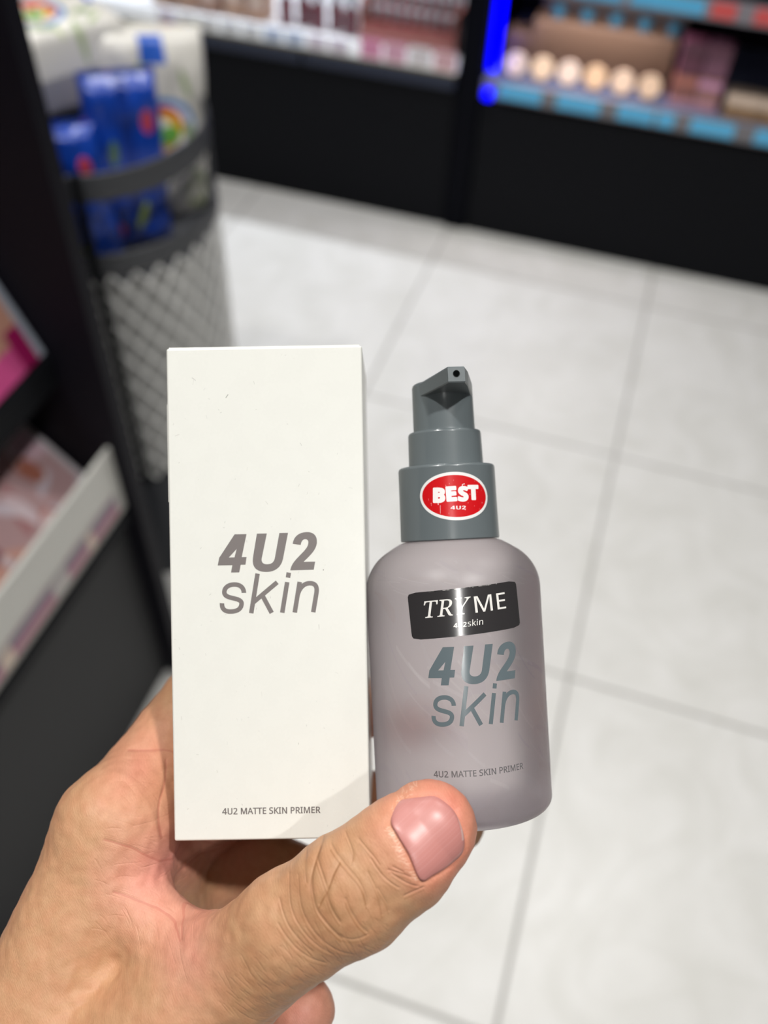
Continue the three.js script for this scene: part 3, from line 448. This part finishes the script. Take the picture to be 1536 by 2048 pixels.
// products on the cyan-edged shelf
{
  const disc = new THREE.LatheGeometry([[0, 0.004], [0.021, 0.004], [0.0225, 0.0055], [0.026, 0.0055], [0.0275, 0.004], [0.0275, -0.004], [0, -0.005]].map((p) => new THREE.Vector2(...p)), 40).rotateX(Math.PI / 2);
  const foot = box(-0.012, 0.012, 0, 0.014, -0.022, -0.006, 0.002);
  const tones = [[0.83, 0.66, 0.54], [0.86, 0.64, 0.44], [0.85, 0.67, 0.55], [0.83, 0.56, 0.35], [0.84, 0.62, 0.46], [0.83, 0.6, 0.42]], names = ['palest ivory round powder compact, next to the blue light tube', 'sandy round powder compact, second from the blue light tube', 'light ivory round powder compact, third from the blue light tube', 'deepest tan round powder compact, fourth from the blue light tube', 'peach round powder compact, fifth from the blue light tube', 'beige round powder compact, next to the pink boxes'];
  tones.forEach((c, i) => {
    const x = -0.357 + i * 0.0675, g = group('powder_compact', names[i], 'compact', [x, 0.432, ZS - 0.03], 0, 'round compacts on the lower shelf');
    const p = mesh('pan', disc, mat({ color: lin(...c), roughness: 0.6 }), g); p.position.set(0, 0.034, 0); p.rotation.x = R(-14);
    mesh('stand', foot, M.black, g).position.set(0, 0, -0.006);
  });
  const tan = mat({ color: lin(0.15, 0.088, 0.056), roughness: 0.5 });
  const r1 = group('display_riser', 'tan stepped display block behind the round powder compacts', 'display stand', [0, 0.432, 0]);
  mesh('step', box(-0.335, 0.018, 0, 0.128, ZS - 0.15, ZS - 0.08, 0.004), tan, r1); mesh('low_step', box(-0.398, -0.336, 0, 0.09, ZS - 0.15, ZS - 0.08, 0.004), tan, r1);
  const r2 = group('display_riser', 'taller brown display block behind the blue-lidded pots', 'display stand', [0, 0.432, 0]);
  mesh('step', box(-0.335, 0.03, 0, 0.165, ZS - 0.27, ZS - 0.21, 0.004), mat({ color: lin(0.1, 0.075, 0.07), roughness: 0.5 }), r2);
  const pot = new THREE.LatheGeometry([[0, 0], [0.014, 0], [0.015, 0.002], [0.015, 0.014], [0.0135, 0.0155], [0.0155, 0.016], [0.0155, 0.026], [0.0145, 0.0275], [0, 0.0275]].map((p) => new THREE.Vector2(...p)), 28), pm = mat({ color: lin(0.028, 0.11, 0.17), roughness: 0.3 });
  ['next to the blue light tube', 'second from the blue light tube', 'third from the blue light tube', 'fourth from the blue light tube', 'next to the pink boxes'].forEach((t, i) => tag(mesh('cream_pot', pot, pm), 'small blue round pot on tan display block, ' + t, 'pot', 'blue pots on the tan block').position.set(-0.283 + i * 0.0715, 0.5605, ZS - 0.115));
  // pink cartons, two columns of two
  const lid = [[0.15, 0.045, 0.08], [0.2, 0.08, 0.13]], low = [[0.36, 0.14, 0.12], [0.42, 0.2, 0.19]];
  for (let i = 0; i < 2; i++) for (let j = 0; j < 2; j++) {
    const g = group('cosmetic_box', [['lower brick-pink box beside the beige powder compact', 'upper plum-pink box beside the beige powder compact'], ['lower rose-pink box next to the flat beige boxes', 'upper mauve-pink box next to the flat beige boxes']][i][j], 'box', [0.06 + i * 0.062, 0.432 + j * 0.077, ZS - 0.055], R(i ? -4 : 3), 'pink boxes on the lower shelf');
    mesh('body', box(-0.028, 0.028, 0, 0.074, -0.028, 0.028, 0.002), mat({ color: lin(...(j ? lid[i] : low[i])), roughness: 0.4 }), g);
    mesh('label_band', box(-0.0285, 0.0285, j ? 0.05 : 0.052, j ? 0.07 : 0.068, -0.027, 0.0285, 0.001), mat({ color: j ? lin(0.17, 0.06, 0.1) : i ? lin(0.62, 0.3, 0.5) : lin(0.55, 0.2, 0.15), roughness: 0.4 }), g);
    if (!j) mesh('foil_strip', box(-0.0285, 0.0285, 0.002, 0.02, -0.027, 0.0287, 0.001), mat({ color: lin(0.68, 0.36, 0.42), roughness: 0.35 }), g);
  }
  for (let k = 0; k < 4; k++) {
    const g = group('palette_box', 'flat beige palette box on the lower shelf, ' + ['next to the pink boxes', 'second from the pink boxes', 'third from the pink boxes', 'fourth from the pink boxes'][k], 'box', [0.208 + k * 0.085, 0.432, ZS - 0.05], 0, 'flat beige boxes on the lower shelf');
    mesh('body', box(-0.041, 0.041, 0, 0.03, -0.045, 0.04, 0.002), mat({ color: lin(0.4, 0.24, 0.12), roughness: 0.5 }), g); mesh('lid', box(-0.0415, 0.0415, 0.03, 0.044, -0.0455, 0.0405, 0.002), mat({ color: lin(0.7, 0.55, 0.44), roughness: 0.45 }), g);
  }
}
// products on the white-lit shelf
{
  const y0 = 0.452;
  const browns = [[0.3, 0.17, 0.1], [0.36, 0.2, 0.12], [0.28, 0.15, 0.1], [0.4, 0.23, 0.14], [0.33, 0.18, 0.11]];
  for (let k = 0; k < 5; k++) {
    const g = group('cosmetic_box', 'small brown box on the white-lit shelf, ' + ['farthest from', 'fourth from', 'third from', 'second from', 'next to'][k] + ' the maroon bottles', 'box', [-1.36 + k * 0.07, y0, ZS - 0.085 - (k % 2) * 0.01], 0, 'brown boxes on the white-lit shelf');
    mesh('body', box(-0.03, 0.03, 0, 0.11 + (k % 3) * 0.01, -0.03, 0.03, 0.002), mat({ color: lin(...browns[k]), roughness: 0.45 }), g); mesh('label_panel', box(-0.022, 0.022, 0.03, 0.08, 0.029, 0.0312), mat({ color: lin(0.55, 0.42, 0.34), roughness: 0.5 }), g);
  }
  const bot = new THREE.LatheGeometry([[0, 0], [0.018, 0], [0.0195, 0.002], [0.0195, 0.055], [0.016, 0.063], [0.009, 0.066]].map((p) => new THREE.Vector2(...p)), 28), cap = new THREE.LatheGeometry([[0.0095, 0.064], [0.0105, 0.066], [0.0105, 0.098], [0.009, 0.1], [0, 0.1]].map((p) => new THREE.Vector2(...p)), 24);
  for (let k = 0; k < 5; k++) {
    const g = group('nail_polish_bottle', 'dark maroon bottle with black cap, ' + ['next to the brown boxes', 'second from the brown boxes', 'third from the brown boxes', 'fourth from the brown boxes', 'next to the lipstick tray'][k], 'bottle', [-1.0 + k * 0.046, y0, ZS - 0.075 - (k % 2) * 0.012], 0, 'maroon bottles on the white-lit shelf');
    mesh('bottle_glass', bot, mat({ color: lin(0.1, 0.012, 0.022), roughness: 0.15 }), g); mesh('cap', cap, M.blackGloss, g);
  }
  const tr = group('lipstick_tray', 'brick-red stepped tray holding rows of grey lipsticks', 'tray', [-0.65, y0, ZS - 0.06]);
  const tm = mat({ color: lin(0.28, 0.09, 0.07), roughness: 0.4 });
  mesh('front_panel', box(-0.125, 0.125, 0, 0.05, 0.018, 0.024, 0.001), tm, tr); for (let s = 0; s < 3; s++) mesh('step', box(-0.125, 0.125, 0, 0.02 + s * 0.025, -0.03 - s * 0.036, 0.006 - s * 0.036 + 0.0, 0.001), tm, tr); for (const s of [-1, 1]) mesh('side_panel', box(s * 0.128 - 0.003, s * 0.128 + 0.003, 0, 0.1, -0.11, 0.024, 0.001), tm, tr);
  const tube = new THREE.LatheGeometry([[0, 0], [0.0095, 0], [0.01, 0.001], [0.01, 0.03], [0.0092, 0.031]].map((p) => new THREE.Vector2(...p)), 20), tcap = new THREE.LatheGeometry([[0.0092, 0.031], [0.0098, 0.0315], [0.0098, 0.062], [0.0085, 0.064], [0, 0.064]].map((p) => new THREE.Vector2(...p)), 20);
  const shades = [[0.5, 0.06, 0.1], [0.42, 0.05, 0.07], [0.55, 0.12, 0.16], [0.38, 0.04, 0.09]], ord = ['first', 'second', 'third', 'fourth', 'fifth', 'sixth', 'seventh', 'eighth', 'ninth'], rows = ['front', 'middle', 'rear'];
  for (let s = 0; s < 3; s++) for (let k = 0; k < 9; k++) {
    const g = group('lipstick', `grey-capped lipstick in the ${rows[s]} row of the red tray, ${ord[k]} from the maroon bottles`, 'lipstick', [-0.65 - 0.105 + k * 0.0262, y0 + 0.02 + s * 0.025, ZS - 0.072 - s * 0.036], 0, 'lipsticks in the red tray');
    mesh('tube', tube, mat({ color: lin(...shades[(k + s) % 4]), roughness: 0.35 }), g); mesh('cap', tcap, mat({ color: lin(0.36, 0.34, 0.36), roughness: 0.3, metalness: 0.3 }), g);
  }
}

// ---------------------------------------------------------------- gondola along the aisle, with sloping picture trays
{
  const XF = -0.559, ZE = -0.671, ZN = 0.9;
  const g = group('display_gondola', 'dark aisle gondola with pink picture trays and white price rail', 'gondola');
  mesh('base_panel', box(-1.15, XF - 0.012, 0, 0.425, ZE, ZN, 0.002), M.charcoal, g);
  mesh('edge_lip', box(-1.15, XF + 0.004, 0.425, 0.45, ZE, ZN, 0.002), M.black, g);
  const rail = mesh('price_rail', box(XF - 0.006, XF, 0.45, 0.566, ZE, ZN, 0.001), mat({ color: lin(0.66, 0.65, 0.61), roughness: 0.35 }), g);
  const strip = canvas(1024, 128, (c, w, h) => { c.fillStyle = '#a9a5a0'; c.fillRect(0, 0, w, h); c.fillStyle = '#7b6a80'; c.fillRect(0, 8, w, 54); c.fillStyle = '#b05f78'; c.fillRect(0, 58, w, 44); for (const [x, ww, col] of [[300, 60, '#d8c2b0'], [0, 40, '#bdb8b4'], [600, 90, '#b9b3b0'], [820, 40, '#d8c2b0']]) { c.fillStyle = col; c.fillRect(x, 20, ww, 90); } });  // pinkish reflection along the rail, painted as coloured bands
  strip.wrapS = THREE.RepeatWrapping;
  for (let k = 0; k < 4; k++) { const p = mesh('painted_reflection', new THREE.BoxGeometry(0.38, 0.04, 0.0015), mat({ map: strip, roughness: 0.3 }), rail); p.rotation.y = Math.PI / 2; p.position.set(XF + 0.0012, 0.475, ZE + 0.21 + k * 0.388); }
  const pic = (seed) => canvas(1024, 512, (c, w, h) => {
    const r = rng(seed); c.fillStyle = '#c9a6a8'; c.fillRect(0, 0, w, h);
    const cols = ['#e2d8e4', '#b98080', '#c46f5c', '#ecc8d6', '#b8709a', '#d6d4e2', '#e0a894', '#8c5660', '#f4e4ea', '#b4664e', '#eae2ee', '#f0d0dc'];
    for (let k = 0; k < 120; k++) { c.fillStyle = cols[(r() * cols.length) | 0]; c.globalAlpha = 0.8; c.beginPath(); c.ellipse(r() * w, r() * h, 14 + r() * 55, 10 + r() * 34, r() * 3.1, 0, 7); c.fill(); }
    c.globalAlpha = 1; for (let k = 0; k < 10; k++) { c.fillStyle = r() < 0.5 ? '#3a2428' : '#f3e9ee'; c.beginPath(); c.ellipse(r() * w, r() * h, 8 + r() * 10, 6 + r() * 8, 0, 0, 7); c.fill(); }
    c.fillStyle = '#d9d3d8'; c.fillRect(0, 0, w, 16); c.fillRect(0, h - 26, w, 26); c.fillRect(w - 18, 0, 18, h); c.fillRect(0, 0, 18, h);
  });
  const slope = (name, x0, y0, x1, y1, tex, label) => { for (let k = 0; k < 3; k++) { const dx = x1 - x0, dy = y1 - y0, L = Math.hypot(dx, dy), m = mesh(name, new THREE.BoxGeometry(0.512, L, 0.006), mat({ map: tex[k], roughness: 0.3 }), g); const e = new THREE.Matrix4().makeBasis(new THREE.Vector3(0, 0, -1), new THREE.Vector3(dx / L, dy / L, 0), new THREE.Vector3(dy / L, -dx / L, 0)); m.setRotationFromMatrix(e); m.position.set((x0 + x1) / 2, (y0 + y1) / 2, ZE + 0.262 + k * 0.52); m.userData.label = label; } };
  slope('picture_tray', XF - 0.03, 0.478, -0.80, 0.70, [pic(61), pic(62), pic(63)], 'pink photographic print on sloping tray');
  mesh('tray_support', box(-1.15, -0.82, 0.45, 0.66, ZE, ZN), M.navy, g);
  const up = (seed) => canvas(1024, 512, (c, w, h) => { const r = rng(seed); c.fillStyle = '#b98a78'; c.fillRect(0, 0, w, h); for (let k = 0; k < 40; k++) { c.fillStyle = ['#c49a86', '#b07c6c', '#d0a898', '#9a6a64'][(r() * 4) | 0]; c.globalAlpha = 0.6; c.beginPath(); c.ellipse(r() * w, r() * h * 0.6, 30 + r() * 70, 20 + r() * 50, r() * 3, 0, 7); c.fill(); } c.globalAlpha = 1; c.fillStyle = '#c84f88'; c.fillRect(0, h * 0.86, w, h * 0.14); c.fillStyle = '#8e1650'; c.fillRect(0, h * 0.8, w * 0.07, h * 0.2); c.fillRect(w * 0.93, h * 0.8, w * 0.07, h * 0.2); c.fillStyle = '#9aa0ac'; c.fillRect(0, 0, 22, h); c.fillRect(w - 22, 0, 22, h); c.fillRect(0, 0, w, 20); });
  slope('upper_picture_tray', -0.612, 0.712, -0.70, 0.94, [up(71), up(72), up(73)], 'peach and magenta print on upper sloping tray');
  mesh('upper_shelf', box(-1.15, -0.606, 0.66, 0.708, ZE, ZN, 0.004), M.black, g);
  mesh('end_panel', box(-1.17, -0.541, 0, 1.24, ZE - 0.024, ZE, 0.002), M.navy, g);
  mesh('back_panel', box(-1.17, -1.15, 0, 1.24, ZE, ZN), M.navy, g);
}

// ---------------------------------------------------------------- round wire stand with packs of wipes
{
  const BX = -0.745, BZ = -1.02, r = 0.172;
  const g = group('wire_stand', 'round grey wire mesh display stand holding packs of wipes', 'display stand', [BX, 0, BZ]);
  const ring = (y0, y1, rr, t) => new THREE.LatheGeometry([[rr - t, y0], [rr, y0], [rr + 0.001, y0 + 0.003], [rr + 0.001, y1 - 0.003], [rr, y1], [rr - t, y1], [rr - t, y0]].map((p) => new THREE.Vector2(...p)), 72);
  mesh('top_band', ring(0.785, 0.822, r + 0.001, 0.003), M.bandGrey, g); mesh('tray_band', ring(0.676, 0.708, r + 0.001, 0.003), M.bandGrey, g);
  mesh('base_drum', new THREE.LatheGeometry([[0, 0.27], [r - 0.004, 0.27], [r, 0.266], [r, 0.004], [r - 0.004, 0], [0, 0]].map((p) => new THREE.Vector2(...p)), 72), mat({ color: lin(0.028, 0.031, 0.042), roughness: 0.5 }), g);
  mesh('tray_floor', new THREE.CylinderGeometry(r - 0.004, r - 0.004, 0.006, 64).translate(0, 0.662, 0), M.bandGrey, g);
  class Helix extends THREE.Curve { constructor(a, s, y0, y1) { super(); Object.assign(this, { a, s, y0, y1 }); } getPoint(t) { const y = this.y0 + (this.y1 - this.y0) * t, th = this.a + this.s * (y - this.y0) / 1.5 / r; return new THREE.Vector3(r * Math.cos(th), y, r * Math.sin(th)); } }
  const weave = (name, y0, y1, seg, thick, tone) => { const list = []; for (let k = 0; k < 32; k++) for (const s of [-1, 1]) list.push(new THREE.TubeGeometry(new Helix(k / 32 * Math.PI * 2, s, y0, y1), seg, thick, 5)); const m = mesh(name, merge(list), tone, g); m.userData.kind = 'stuff'; };
  weave('wire_mesh', 0.27, 0.676, 26, 0.0027, M.wire); weave('tray_mesh', 0.708, 0.785, 6, 0.0006, M.bandGrey);
  mesh('liner', new THREE.CylinderGeometry(r - 0.012, r - 0.012, 0.404, 64, 1, true).translate(0, 0.473, 0), mat({ color: lin(0.5, 0.5, 0.49), roughness: 0.6, side: THREE.DoubleSide }), g);
  for (let k = 0; k < 3; k++) { const a = Math.atan2(0.151, 0.082) + k * Math.PI * 2 / 3; mesh('vertical_bar', new THREE.CylinderGeometry(0.006, 0.006, 0.56, 12).translate((r + 0.004) * Math.cos(a), 0.545, (r + 0.004) * Math.sin(a)), M.black, g); }

  // soft packs: a pillow with crimped end seams, printed front and back
  function pillow(w, h, d, seed) {
    const nu = 22, nv = 30, p = [], uv = [], id = [], q = createNoise2D(rng(seed));
    for (const s of [1, -1]) { const o = p.length / 3; for (let j = 0; j <= nv; j++) for (let i = 0; i <= nu; i++) {
      const u = i / nu * 2 - 1, v = j / nv * 2 - 1, e = Math.pow(1 - Math.pow(Math.abs(u), 5), 0.4) * Math.pow(Math.max(0, 1 - Math.pow(Math.abs(v), 7)), 0.45), pinch = 1 - 0.06 * Math.pow(Math.abs(v), 6) + 0.05 * Math.pow(Math.abs(v), 30);
      const wr = 0.003 * q(u * 2.2 + s, v * 2.2) * (0.4 + Math.abs(v)); p.push(u * w / 2 * pinch, v * h / 2, s * (d / 2 * e + wr * e + 0.0004)); uv.push(s > 0 ? 0.25 + u * 0.25 : 0.75 - u * 0.25, v * 0.5 + 0.5); }
      for (let j = 0; j < nv; j++) for (let i = 0; i < nu; i++) { const a = o + j * (nu + 1) + i, b = a + 1, c = a + nu + 1, dd = c + 1; s > 0 ? id.push(a, b, dd, a, dd, c) : id.push(a, dd, b, a, c, dd); } }
    const o = new THREE.BufferGeometry(); o.setAttribute('position', new THREE.Float32BufferAttribute(p, 3)); o.setAttribute('uv', new THREE.Float32BufferAttribute(uv, 2)); o.setIndex(id); o.computeVertexNormals(); return o;
  }
  const swirl = (c, x, y, s) => { c.save(); c.translate(x, y); c.scale(s, s * 0.62); [['#3f86c8', 100, 0], ['#ece9f0', 84, 4], ['#d8453c', 74, -8], ['#f0b91e', 58, 6], ['#f2efe6', 40, -4], ['#6fb64c', 30, 26], ['#e87a6c', 22, -24]].forEach(([col, rr, o]) => { c.fillStyle = col; c.beginPath(); c.ellipse(o, o * 0.4, rr, rr * 0.8, -0.35, 0, 7); c.fill(); }); c.restore(); };
  const whitePrint = (seed) => canvas(1024, 512, (c, w, h) => {
    const q = rng(seed); c.fillStyle = '#e2dfd8'; c.fillRect(0, 0, w, h); for (const o of [0, 512]) { swirl(c, o + 256, 250, 1.7); c.fillStyle = '#d64b5e'; c.beginPath(); c.ellipse(o + 110, 420, 46, 42, 0, 0, 7); c.fill(); c.fillStyle = '#b9cc3a'; c.beginPath(); c.ellipse(o + 190, 90, 46, 16, -0.7, 0, 7); c.fill(); c.fillStyle = '#2f62c8'; c.fillRect(o + 190, 14, 110, 66);
      for (let k = 0; k < 9; k++) { c.fillStyle = ['#a9b98c', '#8fa47c', '#c0c8a0'][k % 3]; c.beginPath(); c.ellipse(o + 380 + q() * 110, 60 + q() * 400, 30 + q() * 20, 9 + q() * 8, q() * 3, 0, 7); c.fill(); } } });
  const bluePrint = (seed) => canvas(1024, 512, (c, w, h) => { const q = rng(seed); c.fillStyle = '#0d43b0'; c.fillRect(0, 0, w, h); for (const o of [0, 512]) { c.fillStyle = '#0a3696'; c.fillRect(o + 210, 0, 90, h); c.fillStyle = '#c8465e'; c.beginPath(); c.ellipse(o + 400, 120, 44, 34, 0, 0, 7); c.fill(); c.beginPath(); c.ellipse(o + 110, 440, 44, 26, 0, 0, 7); c.fill(); c.fillStyle = '#9fb53a'; c.beginPath(); c.ellipse(o + 290, 400, 60, 22, -0.8, 0, 7); c.fill(); c.fillStyle = '#5d8050'; c.beginPath(); c.ellipse(o + 150, 200, 30, 40, 0.4, 0, 7); c.fill(); } });
  const pack = (name, label, size, tex, pos, rot, seed) => {
    const k = group(name, label, 'wipes pack', pos); k.rotation.set(...rot.map(R), 'YXZ'); k.userData.group = 'packs of wipes in the wire stand';
    const m = mat({ map: tex, roughness: 0.35, clearcoat: 0.3, clearcoatRoughness: 0.3 }); mesh('wrapper', pillow(...size, seed), m, k);
    const sm = mat({ map: tex, roughness: 0.4 }); for (const s of [-1, 1]) mesh('end_seam', box(-size[0] * 0.485, size[0] * 0.485, s * size[1] / 2 - 0.006, s * size[1] / 2 + 0.006, -0.0006, 0.0006), sm, k);
    return k;
  };
  pack('wipes_pack', 'white wipes pack with swirl print, lying flat on top of the blue packs', [0.14, 0.215, 0.11], whitePrint(81), [-0.79, 0.885, -1.03], [-88, -29, 0], 1);
  pack('wipes_pack', 'blue wipes pack with leaf print, standing next to the black stand bar', [0.1, 0.19, 0.048], bluePrint(82), [BX + 0.045, 0.765, BZ + 0.116], [-4, 30, 2], 2);
  pack('wipes_pack', 'blue wipes pack with rose print, standing beside the upright white pack', [0.1, 0.23, 0.048], bluePrint(83), [BX + 0.086, 0.784, BZ + 0.036], [-3, 42, -3], 3);
  pack('wipes_pack', 'white wipes pack with swirl print, standing upright in the wire stand', [0.165, 0.26, 0.07], whitePrint(84), [BX + 0.066, 0.785, BZ - 0.066], [-8, 50, -9], 4);
}

renderer.render(scene, camera);
